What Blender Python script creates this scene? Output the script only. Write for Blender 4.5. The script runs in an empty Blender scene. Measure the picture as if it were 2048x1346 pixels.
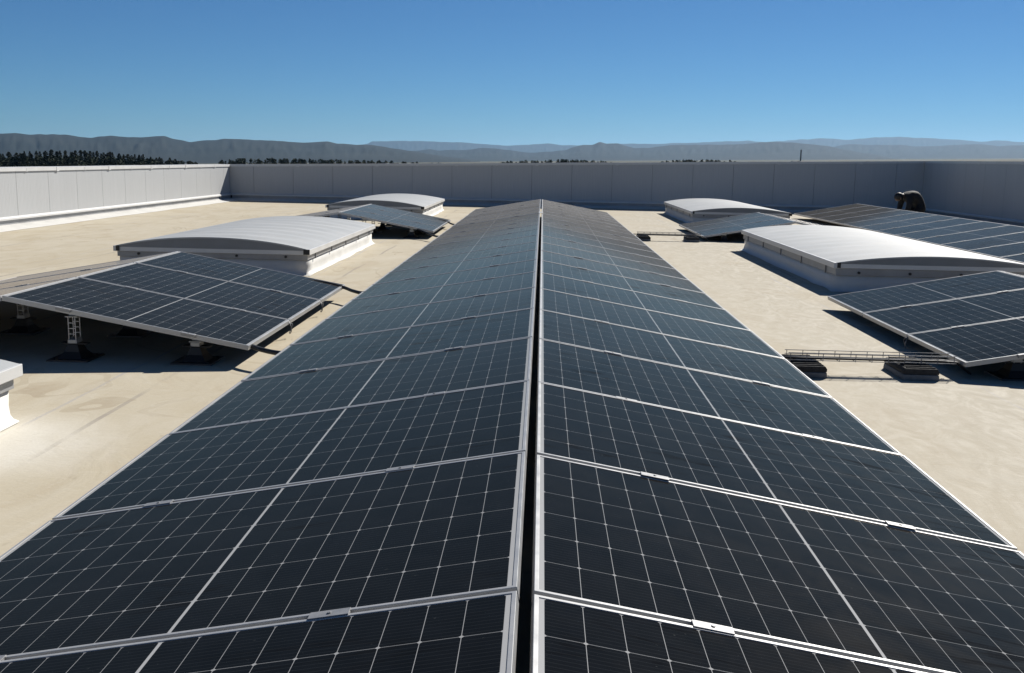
import bpy, bmesh, math, random
from mathutils import Vector, Matrix, noise

random.seed(7)
scene = bpy.context.scene
C = scene.collection
R = math.radians
PI = math.pi

# ------------------------------------------------------------------ camera
SLOPE = 0.0244                      # the roof falls to the right: level ground climbs against the roof plane
EYE = Vector((-0.0043, 0.0, 1.445))
pitch, yaw, roll = 0.1734, -0.0267, 0.0200
fw = Vector((math.sin(yaw) * math.cos(pitch), math.cos(yaw) * math.cos(pitch), -math.sin(pitch)))
rt = Vector((math.cos(yaw), -math.sin(yaw), 0))
up = rt.cross(fw)
r2 = rt * math.cos(roll) + up * math.sin(roll)
u2 = up * math.cos(roll) - rt * math.sin(roll)
cd = bpy.data.cameras.new('camera')
cam = bpy.data.objects.new('camera', cd); C.objects.link(cam)
cd.sensor_width = 36.0; cd.lens = 36.0 * 2024.8 / 2048
cd.clip_start = 0.05; cd.clip_end = 150000
M = Matrix.Identity(4)
for i in range(3):
    M[i][0] = r2[i]; M[i][1] = u2[i]; M[i][2] = -fw[i]; M[i][3] = EYE[i]
cam.matrix_world = M
scene.camera = cam

# ------------------------------------------------------------------ sky, sun, exposure
SUN = Vector((0.72, 1.12, 1.0)).normalized()
elev = math.asin(SUN.z); az = math.atan2(SUN.x, SUN.y)
w = bpy.data.worlds.new('World'); scene.world = w
w.use_nodes = True
nt = w.node_tree; nt.nodes.clear()
wo = nt.nodes.new('ShaderNodeOutputWorld'); bg = nt.nodes.new('ShaderNodeBackground')
sk = nt.nodes.new('ShaderNodeTexSky')
sk.sky_type = 'NISHITA'; sk.sun_disc = False
sk.sun_elevation = elev; sk.sun_rotation = az
sk.altitude = 2500; sk.air_density = 1.0; sk.dust_density = 0.25; sk.ozone_density = 10.0
bg.inputs['Strength'].default_value = 0.050
tint = nt.nodes.new('ShaderNodeMix'); tint.data_type = 'RGBA'; tint.blend_type = 'MULTIPLY'; tint.inputs[0].default_value = 1.0
tint.inputs[7].default_value = (0.60, 0.83, 0.87, 1)          # clear dry-air sky, a touch cyan
nt.links.new(sk.outputs[0], tint.inputs[6]); nt.links.new(tint.outputs[2], bg.inputs['Color']); nt.links.new(bg.outputs[0], wo.inputs['Surface'])
sl = bpy.data.lights.new('sun', 'SUN'); sl.energy = 5.0; sl.angle = R(0.53); sl.color = (1.0, 0.95, 0.87)
so = bpy.data.objects.new('sun', sl); C.objects.link(so)
so.rotation_euler = (-SUN).to_track_quat('-Z', 'Y').to_euler()
so.location = (20, 30, 40)
scene.view_settings.view_transform = 'Standard'; scene.view_settings.look = 'None'
scene.view_settings.exposure = 0.55; scene.view_settings.gamma = 1.0

# ------------------------------------------------------------------ helpers
def lin(r, g, b):
    f = lambda c: (c / 255 / 12.92) if c / 255 <= 0.04045 else ((c / 255 + 0.055) / 1.055) ** 2.4
    return (f(r), f(g), f(b), 1)

class Nodes:
    def __init__(s, name):
        s.m = bpy.data.materials.new(name); s.m.use_nodes = True
        s.t = s.m.node_tree; s.b = s.t.nodes['Principled BSDF']
    def new(s, t, **kw):
        n = s.t.nodes.new(t)
        for k, v in kw.items(): setattr(n, k, v)
        return n
    def put(s, sock, v):
        if isinstance(v, bpy.types.NodeSocket): s.t.links.new(v, sock)
        else: sock.default_value = v
    def math(s, op, a, b=None, c=None):
        n = s.new('ShaderNodeMath', operation=op)
        s.put(n.inputs[0], a)
        if b is not None: s.put(n.inputs[1], b)
        if c is not None: s.put(n.inputs[2], c)
        return n.outputs[0]
    def mix(s, f, a, b):
        n = s.new('ShaderNodeMix', data_type='RGBA')
        s.put(n.inputs[0], f); s.put(n.inputs[6], a); s.put(n.inputs[7], b)
        return n.outputs[2]
    def coords(s, kind='Object', scale=None, loc=None):
        o = s.new('ShaderNodeTexCoord').outputs[kind]
        if scale:
            mp = s.new('ShaderNodeMapping'); mp.inputs['Scale'].default_value = scale
            if loc: mp.inputs['Location'].default_value = loc
            s.t.links.new(o, mp.inputs[0]); o = mp.outputs[0]
        return o
    def noise(s, vec, scale, detail=4, rough=0.55, dist=0.0):
        n = s.new('ShaderNodeTexNoise'); s.put(n.inputs['Vector'], vec)
        n.inputs['Scale'].default_value = scale; n.inputs['Detail'].default_value = detail
        n.inputs['Roughness'].default_value = rough; n.inputs['Distortion'].default_value = dist
        return n.outputs[0]
    def ramp(s, f, a, b, lo=0.0, hi=1.0):
        n = s.new('ShaderNodeMapRange'); s.put(n.inputs[0], f)
        n.inputs[1].default_value = a; n.inputs[2].default_value = b
        n.inputs[3].default_value = lo; n.inputs[4].default_value = hi
        return n.outputs[0]
    def bump(s, h, strength=0.3, dist=0.01):
        n = s.new('ShaderNodeBump'); n.inputs['Strength'].default_value = strength
        n.inputs['Distance'].default_value = dist
        s.put(n.inputs['Height'], h); s.t.links.new(n.outputs[0], s.b.inputs['Normal'])
    def set(s, **kw):
        for k, v in kw.items(): s.put(s.b.inputs[k.replace('_', ' ')], v)
        return s.m

def worn(name, col, rough=0.5, metal=0.0, var=0.12, scale=6.0, spec=0.5, stretch=(1, 1, 1), kind='Object', bump=0.0):
    n = Nodes(name)
    v = n.noise(n.coords(kind, stretch), scale, 5, 0.6)
    d = tuple(c * (1 - var) for c in col[:3]) + (1,)
    l = tuple(min(1, c * (1 + var)) for c in col[:3]) + (1,)
    n.set(Base_Color=n.mix(n.ramp(v, 0.3, 0.7), d, l), Roughness=n.ramp(v, 0.3, 0.7, rough * 0.85, min(1, rough * 1.15)), Metallic=metal)
    n.b.inputs['Specular IOR Level'].default_value = spec
    if bump: n.bump(v, bump, 0.01)
    return n.m

class MB:
    """collects shapes, links them as one mesh object"""
    def __init__(s): s.v = []; s.f = []; s.m = []
    def add(s, vs, fs, mi=0):
        o = len(s.v); s.v += [tuple(p) for p in vs]
        s.f += [tuple(o + i for i in f) for f in fs]; s.m += [mi] * len(fs)
    def box(s, x0, x1, y0, y1, z0, z1, mi=0):
        s.add([(x0, y0, z0), (x1, y0, z0), (x1, y1, z0), (x0, y1, z0), (x0, y0, z1), (x1, y0, z1), (x1, y1, z1), (x0, y1, z1)],
              [(0, 3, 2, 1), (4, 5, 6, 7), (0, 1, 5, 4), (1, 2, 6, 5), (2, 3, 7, 6), (3, 0, 4, 7)], mi)
    def prism(s, poly, axis, a, b, mi=0):
        """extrude a closed 2-D outline along an axis: 'x' takes (y,z), 'y' takes (x,z), 'z' takes (x,y)"""
        n = len(poly)
        def P(p, t):
            return (t, p[0], p[1]) if axis == 'x' else ((p[0], t, p[1]) if axis == 'y' else (p[0], p[1], t))
        s.add([P(p, a) for p in poly] + [P(p, b) for p in poly],
              [tuple(range(n))[::-1], tuple(range(n, 2 * n))] + [(i, (i + 1) % n, n + (i + 1) % n, n + i) for i in range(n)], mi)
    def frustum(s, cx, cy, z0, z1, a0, b0, a1, b1, mi=0):
        s.add([(cx - a0, cy - b0, z0), (cx + a0, cy - b0, z0), (cx + a0, cy + b0, z0), (cx - a0, cy + b0, z0),
               (cx - a1, cy - b1, z1), (cx + a1, cy - b1, z1), (cx + a1, cy + b1, z1), (cx - a1, cy + b1, z1)],
              [(0, 3, 2, 1), (4, 5, 6, 7), (0, 1, 5, 4), (1, 2, 6, 5), (2, 3, 7, 6), (3, 0, 4, 7)], mi)
    def tube(s, pts, r, n=8, mi=0, cap=True):
        pts = [Vector(p) for p in pts]; rings = []
        rs = r if isinstance(r, (list, tuple)) else [r] * len(pts)
        for i, p in enumerate(pts):
            d = (pts[min(i + 1, len(pts) - 1)] - pts[max(i - 1, 0)]).normalized()
            a = Vector((0, 0, 1)) if abs(d.z) < 0.9 else Vector((1, 0, 0))
            x = d.cross(a).normalized(); y = x.cross(d)
            rings.append([p + (x * math.cos(2 * PI * k / n) + y * math.sin(2 * PI * k / n)) * rs[i] for k in range(n)])
        vs = [q for rg in rings for q in rg]; fs = []
        for i in range(len(pts) - 1):
            for k in range(n):
                fs.append((i * n + k, i * n + (k + 1) % n, (i + 1) * n + (k + 1) % n, (i + 1) * n + k))
        if cap: fs += [tuple(range(n))[::-1], tuple(range((len(pts) - 1) * n, len(pts) * n))]
        s.add(vs, fs, mi)
    def mesh(s, name, mats, smooth=False, bevel=0.0):
        me = bpy.data.meshes.new(name); me.from_pydata(s.v, [], s.f)
        for m in (mats if isinstance(mats, (list, tuple)) else [mats]): me.materials.append(m)
        bm = bmesh.new(); bm.from_mesh(me)
        bm.faces.ensure_lookup_table()
        for f, mi in zip(bm.faces, s.m): f.material_index = mi; f.smooth = smooth
        bmesh.ops.recalc_face_normals(bm, faces=bm.faces)
        if bevel:
            bmesh.ops.bevel(bm, geom=[e for e in bm.edges if e.calc_face_angle(0) > 0.5], offset=bevel, segments=2, affect='EDGES', profile=0.5)
        bm.to_mesh(me); bm.free()
        return me
    def build(s, name, mats, parent=None, smooth=False, bevel=0.0):
        return link(name, s.mesh(name, mats, smooth, bevel), parent)

def link(name, me, parent=None):
    o = bpy.data.objects.new(name, me); C.objects.link(o)
    if parent: o.parent = parent
    return o
def empty(name, loc=(0, 0, 0), rot=(0, 0, 0)):
    o = bpy.data.objects.new(name, None); C.objects.link(o)
    o.location = loc; o.rotation_euler = rot; o.empty_display_size = 0.2
    return o
def tag(o, label=None, cat=None, group=None, kind=None):
    for k, v in (('label', label), ('category', cat), ('group', group), ('kind', kind)):
        if v: o[k] = v
    return o
def copy_tree(o, parent=None):
    c = o.copy(); C.objects.link(c)
    if parent: c.parent = parent
    for ch in o.children: copy_tree(ch, c)
    return c
ORD = ['first', 'second', 'third', 'fourth', 'fifth', 'sixth', 'seventh', 'eighth', 'ninth', 'tenth', 'eleventh', 'twelfth',
       'thirteenth', 'fourteenth', 'fifteenth', 'sixteenth', 'seventeenth', 'eighteenth', 'nineteenth', 'twentieth',
       'twenty-first', 'twenty-second']

# ------------------------------------------------------------------ materials
def roof_material():
    n = Nodes('roof_membrane'); co = n.coords('Object')
    big = n.noise(co, 0.35, 4, 0.6)
    mid = n.noise(n.coords('Object', (1, 0.55, 1)), 2.2, 6, 0.62, 1.2)
    sw = n.noise(n.coords('Object', (1.3, 0.6, 1), (3, 9, 0)), 3.4, 7, 0.68, 2.2)
    fine = n.noise(co, 60, 3, 0.6)
    xyz = n.new('ShaderNodeSeparateXYZ'); n.t.links.new(co, xyz.inputs[0])
    x, y = xyz.outputs[0], xyz.outputs[1]
    base = n.mix(n.ramp(big, 0.3, 0.7), (0.436, 0.388, 0.292, 1), (0.484, 0.436, 0.340, 1))
    base = n.mix(n.ramp(mid, 0.50, 0.75, 0, 0.75), base, (0.504, 0.464, 0.384, 1))
    base = n.mix(n.ramp(mid, 0.48, 0.28, 0, 0.6), base, (0.368, 0.300, 0.208, 1))
    # the right-hand lane: a darker base with paler and darker scuffed swirls
    right = n.ramp(x, 0.5, 3.0)
    base = n.mix(n.math('MULTIPLY', right, 0.85), base, (0.372, 0.340, 0.275, 1))
    base = n.mix(n.math('MULTIPLY', n.ramp(sw, 0.46, 0.64, 0, 0.75), right), base, (0.515, 0.48, 0.405, 1))
    base = n.mix(n.math('MULTIPLY', n.ramp(sw, 0.44, 0.28, 0, 0.5), right), base, (0.30, 0.262, 0.20, 1))
    # washed patch near the front-left rooflight
    v2 = n.new('ShaderNodeVectorMath', operation='DISTANCE'); n.t.links.new(co, v2.inputs[0]); v2.inputs[1].default_value = (-2.75, 4.75, 0)
    dist = n.math('ADD', v2.outputs['Value'], n.math('MULTIPLY', n.math('SUBTRACT', mid, 0.5), 0.9))
    base = n.mix(n.ramp(dist, 0.25, 0.75, 0.85, 0), base, (0.624, 0.600, 0.536, 1))
    # welded laps every 1.9 m, wavering a little; chalk lines beside them
    wob = n.math('MULTIPLY', n.math('SUBTRACT', n.noise(n.coords('Object', (0.0, 0.6, 0)), 1.0, 2), 0.5), 0.08)
    xm = n.math('MODULO', n.math('ADD', n.math('ADD', x, 60.35), wob), 1.9)
    lap = n.math('COMPARE', xm, 0.95, 0.016)
    br = n.ramp(n.noise(n.coords('Object', (1, 0.5, 1), (5, 2, 0)), 1.3, 5), 0.42, 0.6)
    base = n.mix(n.math('MULTIPLY', lap, n.math('MULTIPLY', br, 0.7)), base, (0.264, 0.240, 0.216, 1))
    chalk = n.math('COMPARE', n.math('ADD', xm, n.math('MULTIPLY', n.math('SUBTRACT', fine, 0.5), 0.03)), 0.62, 0.011)
    base = n.mix(n.math('MULTIPLY', chalk, n.math('MULTIPLY', br, 0.62)), base, (0.288, 0.296, 0.352, 1))
    # crosswise sheet ends
    ym = n.math('MODULO', n.math('ADD', y, 50.0), 6.3)
    base = n.mix(n.math('MULTIPLY', n.math('COMPARE', ym, 3.0, 0.012), n.math('MULTIPLY', br, 0.45)), base, (0.288, 0.248, 0.200, 1))
    # tide marks of old puddles and darker walked streaks
    pn = n.noise(n.coords('Object', (1, 0.8, 1), (7, 4, 0)), 0.55, 3, 0.5, 0.8)
    tide = n.math('COMPARE', pn, 0.56, 0.006)
    base = n.mix(n.math('MULTIPLY', tide, n.math('MULTIPLY', br, 0.45)), base, (0.30, 0.245, 0.17, 1))
    base = n.mix(n.ramp(pn, 0.56, 0.64, 0, 0.28), base, (0.385, 0.325, 0.225, 1))
    wk = n.noise(n.coords('Object', (1.6, 0.18, 1), (2, 7, 0)), 2.4, 6, 0.65, 0.6)
    base = n.mix(n.ramp(wk, 0.56, 0.72, 0, 0.35), base, (0.36, 0.31, 0.23, 1))
    cr = n.noise(n.coords('Object', (0.7, 1.5, 1), (2, 3, 0)), 5.5, 8, 0.72, 2.5)
    base = n.mix(n.ramp(cr, 0.55, 0.72, 0, 0.35), base, (0.56, 0.53, 0.46, 1))
    base = n.mix(n.ramp(cr, 0.42, 0.28, 0, 0.40), base, (0.36, 0.30, 0.21, 1))
    # scattered grey specks and scuffs
    sp = n.ramp(n.noise(n.coords('Object', (1, 0.5, 1), (1, 1, 1)), 9, 3, 0.5), 0.70, 0.76, 0, 0.35)
    base = n.mix(sp, base, (0.272, 0.232, 0.176, 1))
    base = n.mix(n.ramp(fine, 0.35, 0.65, 0, 0.12), base, (0.320, 0.272, 0.200, 1))
    h = n.math('ADD', n.math('MULTIPLY', mid, 1.0), n.math('ADD', n.math('MULTIPLY', fine, 0.06), n.math('MULTIPLY', n.math('GREATER_THAN', xm, 0.95), 0.12)))
    n.bump(n.math('ADD', h, n.math('MULTIPLY', cr, 0.3)), 0.20, 0.03)
    n.set(Base_Color=base, Roughness=0.8)
    n.b.inputs['Specular IOR Level'].default_value = 0.15
    return n.m

def cells_material():
    n = Nodes('half_cut_cells_under_glass'); co = n.coords('Object')
    xyz = n.new('ShaderNodeSeparateXYZ'); n.t.links.new(co, xyz.inputs[0])
    u, v = xyz.outputs[0], xyz.outputs[1]
    uu = n.math('SUBTRACT', n.math('ABSOLUTE', n.math('SUBTRACT', u, 0.861)), 0.0040)
    tu = n.math('MODULO', n.math('ADD', uu, 0.925), 0.0925)
    gu = n.math('MINIMUM', tu, n.math('SUBTRACT', 0.0925, tu))          # distance to the gap between half cells
    vv = n.math('SUBTRACT', v, 0.012)
    tv = n.math('MODULO', n.math('ADD', vv, 0.185), 0.185)
    gv = n.math('MINIMUM', tv, n.math('SUBTRACT', 0.185, tv))
    line_u = n.math('LESS_THAN', gu, 0.0008)
    line_v = n.math('LESS_THAN', gv, 0.0009)
    dot = n.math('LESS_THAN', n.math('ADD', gu, gv), 0.0068)
    centre = n.math('LESS_THAN', uu, 0.0)
    edge = n.math('MAXIMUM', n.math('GREATER_THAN', uu, 0.8325), n.math('GREATER_THAN', n.math('ABSOLUTE', n.math('SUBTRACT', v, 0.567)), 0.5560))
    back = n.math('MAXIMUM', n.math('MAXIMUM', line_u, dot), n.math('MAXIMUM', centre, edge))
    # fine busbar wires along the slope
    wb = n.math('LESS_THAN', n.math('MODULO', n.math('ADD', v, 0.002), 0.0168), 0.0016)
    oi = n.new('ShaderNodeObjectInfo').outputs['Random']
    cellid = n.noise(n.coords('Object', (5.4, 5.4, 1)), 2.0, 1)
    cell = n.mix(n.ramp(cellid, 0.3, 0.7), (0.0025, 0.0028, 0.0038, 1), (0.004, 0.0045, 0.006, 1))
    cell = n.mix(n.math('MULTIPLY', wb, 0.11), cell, (0.11, 0.12, 0.13, 1))
    col = n.mix(n.math('MULTIPLY', line_v, 0.75), cell, (0.30, 0.31, 0.32, 1))
    col = n.mix(back, col, (0.31, 0.315, 0.32, 1))
    col = n.mix(n.math('MAXIMUM', centre, edge), col, (0.38, 0.385, 0.39, 1))
    # dried rain marks and dust on the glass
    off = n.new('ShaderNodeCombineXYZ'); n.put(off.inputs[0], n.math('MULTIPLY', oi, 37.0)); n.put(off.inputs[1], n.math('MULTIPLY', oi, 91.0))
    va = n.new('ShaderNodeVectorMath', operation='ADD'); n.t.links.new(co, va.inputs[0]); n.t.links.new(off.outputs[0], va.inputs[1])
    dn = n.noise(va.outputs[0], 3.0, 6, 0.65, 1.5)
    # a dust film: the flatter the view, the more of it one looks through
    geo = n.new('ShaderNodeNewGeometry')
    dp = n.new('ShaderNodeVectorMath', operation='DOT_PRODUCT'); n.t.links.new(geo.outputs['Incoming'], dp.inputs[0]); n.t.links.new(geo.outputs['Normal'], dp.inputs[1])
    cs = n.math('MAXIMUM', n.math('ABSOLUTE', dp.outputs['Value']), 0.02)
    tau = n.math('MULTIPLY', n.ramp(dn, 0.3, 0.75, 0.0027, 0.0043), n.ramp(oi, 0, 1, 0.85, 1.15))
    film = n.math('SUBTRACT', 1.0, n.math('POWER', 2.71828, n.math('DIVIDE', n.math('MULTIPLY', tau, -1.0), n.math('POWER', cs, 1.62))))
    sp = n.ramp(n.noise(va.outputs[0], 70, 2, 0.5), 0.73, 0.80, 0, 0.10)
    col = n.mix(sp, col, (0.30, 0.31, 0.30, 1))
    n.set(Base_Color=col, Roughness=0.6)
    n.b.inputs['Specular IOR Level'].default_value = 0.0
    gl = n.new('ShaderNodeBsdfGlossy'); m_gl = gl.inputs['Color']; gcol = (n.mix(n.math('POWER', n.math('SUBTRACT', 1.0, cs), 9.0), (0.48, 0.385, 0.27, 1), (0.92, 0.83, 0.72, 1)))   # anti-reflective coating
    # smeared wipe marks left where the dust was disturbed
    sv = n.new('ShaderNodeVectorMath', operation='MULTIPLY'); n.t.links.new(va.outputs[0], sv.inputs[0]); sv.inputs[1].default_value = (0.7, 3.6, 1.0)
    sm = n.math('MULTIPLY', n.ramp(n.noise(sv.outputs[0], 2.4, 5, 0.6, 2.6), 0.55, 0.63), n.ramp(n.noise(va.outputs[0], 0.9, 2), 0.50, 0.60))
    n.put(m_gl, n.mix(n.math('MULTIPLY', sm, 0.6), gcol, (0.02, 0.02, 0.02, 1)))
    n.put(gl.inputs['Roughness'], n.ramp(dn, 0.35, 0.75, 0.09, 0.13))
    fr = n.new('ShaderNodeFresnel'); fr.inputs['IOR'].default_value = 1.36
    mx = n.new('ShaderNodeMixShader'); n.t.links.new(fr.outputs[0], mx.inputs[0])
    n.t.links.new(n.b.outputs[0], mx.inputs[1]); n.t.links.new(gl.outputs[0], mx.inputs[2])
    df = n.new('ShaderNodeBsdfDiffuse'); df.inputs['Color'].default_value = (0.268, 0.265, 0.262, 1)
    m2 = n.new('ShaderNodeMixShader'); n.put(m2.inputs[0], film)
    n.t.links.new(mx.outputs[0], m2.inputs[1]); n.t.links.new(df.outputs[0], m2.inputs[2])
    n.t.links.new(m2.outputs[0], n.t.nodes['Material Output'].inputs['Surface'])
    return n.m

def cladding_material():
    n = Nodes('ribbed_wall_cladding'); co = n.coords('Object')
    st = n.noise(n.coords('Object', (6.0, 6.0, 0.22)), 5.0, 6, 0.7)
    bl = n.noise(co, 0.6, 3, 0.5)
    c = n.mix(n.ramp(st, 0.3, 0.75), (0.389, 0.398, 0.402, 1), (0.443, 0.452, 0.457, 1))
    c = n.mix(n.ramp(bl, 0.35, 0.7, 0, 0.25), c, (0.362, 0.371, 0.375, 1))
    xyz = n.new('ShaderNodeSeparateXYZ'); n.t.links.new(co, xyz.inputs[0])
    s = n.math('SINE', n.math('MULTIPLY', n.math('ADD', xyz.outputs[0], xyz.outputs[1]), 2 * PI / 0.05))
    n.bump(s, 0.25, 0.002)
    n.set(Base_Color=c, Roughness=0.45)
    return n.m

def cover_material(name='rooflight_sheet', a=(0.350, 0.368, 0.378, 1), b=(0.420, 0.431, 0.435, 1)):
    n = Nodes(name)
    v = n.noise(n.coords('Object', (1, 2.2, 1)), 1.6, 5, 0.6)
    f = n.noise(n.coords('Object', (6, 0.7, 1)), 3.0, 4, 0.6)
    c = n.mix(n.ramp(v, 0.3, 0.7), a, b)
    c = n.mix(n.ramp(f, 0.55, 0.8, 0, 0.35), c, (0.352, 0.344, 0.320, 1))
    n.set(Base_Color=c, Roughness=0.6)
    n.b.inputs['Specular IOR Level'].default_value = 0.15
    return n.m

MAT = {}
MAT['roof'] = roof_material()
MAT['cells'] = cells_material()
MAT['cladding'] = cladding_material()
MAT['cover'] = cover_material()
MAT['clampmetal'] = worn('clamp_aluminium', (0.26, 0.262, 0.265, 1), 0.45, 0.3, 0.1, 30.0)
MAT['alu'] = worn('anodised_aluminium', (0.385, 0.388, 0.388, 1), 0.42, 0.30, 0.08, 9.0)
MAT['galv'] = worn('galvanised_steel', (0.20, 0.205, 0.215, 1), 0.45, 0.4, 0.15, 14.0)
MAT['black'] = worn('black_plastic', (0.012, 0.012, 0.013, 1), 0.55, 0, 0.25, 12.0)
MAT['rubber'] = worn('recycled_rubber', (0.035, 0.036, 0.038, 1), 0.85, 0, 0.35, 40.0, 0.2, bump=0.4)
MAT['concrete'] = worn('grey_rubber_pad', (0.15, 0.16, 0.17, 1), 0.85, 0, 0.2, 25.0, 0.2, bump=0.3)
MAT['white'] = worn('white_membrane', (0.56, 0.552, 0.525, 1), 0.55, 0, 0.07, 3.0, 0.3, bump=0.25)
MAT['whitemetal'] = worn('white_coated_metal', (0.57, 0.57, 0.56, 1), 0.4, 0, 0.05, 4.0)
MAT['zinc'] = worn('grey_flashing', (0.29, 0.295, 0.30, 1), 0.5, 0.2, 0.2, 3.0, 0.5, (1, 1, 1))
MAT['gable'] = worn('grey_end_sheet', (0.19, 0.20, 0.21, 1), 0.5, 0.0, 0.12, 2.5)
MAT['backsheet'] = worn('panel_backsheet', (0.55, 0.55, 0.55, 1), 0.6)
MAT['gap'] = worn('dark_joint', (0.03, 0.03, 0.032, 1), 0.8)
MAT['screw'] = worn('steel_screw', (0.4, 0.4, 0.4, 1), 0.35, 0.8)

# ------------------------------------------------------------------ roof and parapets
XL, XR, YF, YB = -9.85, 11.75, 32.0, -7.0
def ztop(x): return 1.352 + SLOPE * x
g = MB()
g.box(XL - 0.4, XR + 0.4, YB, YF + 0.4, -12.9, 0.0)
tag(g.build('roof', MAT['roof']), 'flat roof under weathered beige membrane', None, None, 'structure')

def parapet(name, label, side):
    root = empty(name)
    tag(root, label, 'parapet wall', 'parapet walls round the roof')
    # built along local t (run), n (into the roof), z
    if side == 'far': T0, T1 = XL - 0.34, XR + 0.34; P = lambda t, nn, z: (t, YF - nn, z); zt = lambda t: ztop(t)
    elif side == 'left': T0, T1 = YB, YF; P = lambda t, nn, z: (XL + nn, t, z); zt = lambda t: ztop(XL)
    else: T0, T1 = YB, YF; P = lambda t, nn, z: (XR - nn, t, z); zt = lambda t: ztop(XR)
    def quadbox(mb, t0, t1, n0, n1, za, zb, topfollow=True):
        # za / zb: numbers (above the roof) or negative offsets from the wall top
        Z = lambda z, t: (zt(t) + z if z <= 0 and topfollow else z)
        vs = [P(t, nn, Z(z, t)) for z in (za, zb) for (t, nn) in ((t0, n0), (t1, n0), (t1, n1), (t0, n1))]
        mb.add(vs, [(0, 3, 2, 1), (4, 5, 6, 7), (0, 1, 5, 4), (1, 2, 6, 5), (2, 3, 7, 6), (3, 0, 4, 7)])
    trim = 0.0 if side == 'far' else 0.001
    # backing
    b = MB(); quadbox(b, T0 + trim, T1 - (0.04 if trim else 0), -0.3, -0.03, 0.004, -0.06); b.build('wall_core', MAT['gap'], root)
    p = MB(); step = 1.25
    t = T0 if side == 'far' else T1 - (0.0)
    k = 0
    if side == 'far':
        e = [T0, XL] + [-9.09 + step * i for i in range(17)] + [XR, T1]
    else:
        e = [YB] + sorted([YF - 0.62 - step * i for i in range(31) if YF - 0.62 - step * i > YB + 0.3]) + [YF]
    for a, c in zip(e[:-1], e[1:]):
        quadbox(p, a + 0.004, c - 0.004, -0.028, 0.0, 0.20, -0.055)
    p.build('wall_cladding', MAT['cladding'], root)
    # coping in lapped lengths
    c = MB(); L = 2.5; tt = T0; i = 0; Tc = T1 if side == 'far' else T1 - 0.032
    while tt < Tc - 0.01:
        t2 = min(tt + L, Tc)
        dz = -0.0025 if i % 2 else 0.0
        quadbox(c, tt + 0.002, t2 - 0.002, -0.34, 0.028 - (0.003 if i % 2 else 0), -0.072, dz)
        tt = t2; i += 1
    tt = T0 + L
    while tt < Tc - 0.1:
        quadbox(c, tt - 0.05, tt + 0.05, 0.0285, 0.033, -0.088, -0.001)
        quadbox(c, tt - L / 2 - 0.02, tt - L / 2 + 0.02, 0.0285, 0.031, -0.084, -0.012)
        tt += L
    c.build('coping', MAT['whitemetal'], root)
    d = MB()
    zl = [(0.0, 0.165), (0.055, 0.155), (0.058, 0.185), (0.0, 0.215)]
    def extr(mb, prof, ta, tb):
        n = len(prof)
        mb.add([P(ta, a, z) for a, z in prof] + [P(tb, a, z) for a, z in prof],
               [tuple(range(n))[::-1], tuple(range(n, 2 * n))] + [(i, (i + 1) % n, n + (i + 1) % n, n + i) for i in range(n)])
    a, c_ = (XL + 0.06, XR - 0.06) if side == 'far' else (T0, T1)
    extr(d, [(q + 0.001, z) for q, z in zl], a, c_); d.build('drip_flashing', MAT['whitemetal'], root)
    s = MB(); extr(s, [(0.0, 0.07), (0.012, 0.07), (0.012, 0.155), (0.0, 0.155)], a, c_); s.build('base_strip', MAT['zinc'], root)
    s = MB(); nseg = 60; prof = [(0.0, 0.004), (0.36, 0.004), (0.355, 0.008), (0.30, 0.014), (0.12, 0.035), (0.03, 0.068), (0.0, 0.072)]
    for j in range(nseg):
        ta = a + (c_ - a) * j / nseg; tb = a + (c_ - a) * (j + 1) / nseg
        def pr(t):
            k1 = noise.noise(Vector((t * 0.9, 3.1, 7))) * 0.05
            return [(q + (k1 if 1 <= i <= 3 else 0), z) for i, (q, z) in enumerate(prof)]
        A = pr(ta); B = pr(tb); n_ = len(A)
        s.add([P(ta, *q) for q in A] + [P(tb, *q) for q in B], [(i, (i + 1) % n_, n_ + (i + 1) % n_, n_ + i) for i in range(n_)])
    s.build('membrane_skirt', MAT['white'], root, True)
    return root
parapet('parapet_wall', 'sunlit pale cladded parapet wall along the left edge of the roof', 'left')
parapet('parapet_wall', 'long shaded blue-grey parapet wall across the far end of the roof', 'far')
parapet('parapet_wall', 'dark shaded parapet wall along the right edge, behind the crouching person', 'right')

# ------------------------------------------------------------------ solar panels
PU, PV, PITCH, TILT = 1.722, 1.134, 1.154, R(10.17)
TH = 0.035
def ring(mb, o, i, z0, z1):
    """rectangular ring from outer inset o to inner inset i"""
    def rect(k, z): return [(k, k, z), (PU - k, k, z), (PU - k, PV - k, z), (k, PV - k, z)]
    vs = rect(o, z1) + rect(i, z1) + rect(o, z0) + rect(i, z0); fs = []
    for a in range(4):
        b = (a + 1) % 4
        fs += [(a, b, 4 + b, 4 + a), (8 + a, 12 + a, 12 + b, 8 + b), (a, 8 + a, 8 + b, b), (4 + a, 4 + b, 12 + b, 12 + a)]
    mb.add(vs, fs)
f = MB(); ring(f, 0.0, 0.0115, -TH, 0.0); frame_me = f.mesh('frame', MAT['alu'], False, 0.0012)
f = MB(); f.box(0.0115, PU - 0.0115, 0.0115, PV - 0.0115, -0.0065, -0.0025); cell_me = f.mesh('cell_sheet', MAT['cells'])
f = MB(); f.box(-0.050, 0.050, -0.0175, 0.0175, 0.0004, 0.0034); f.box(-0.050, 0.050, -0.006, 0.006, -0.02, 0.0)
f.tube([(0, 0, 0.003), (0, 0, 0.0065)], 0.0055, 6)
clamp_me = f.mesh('clamp', MAT['clampmetal'], False, 0.0008)
f = MB(); f.box(0.10, PU - 0.10, -0.0085, 0.0085, -0.034, -0.021); rail_me = f.mesh('seam_rail', MAT['alu'])

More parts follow.
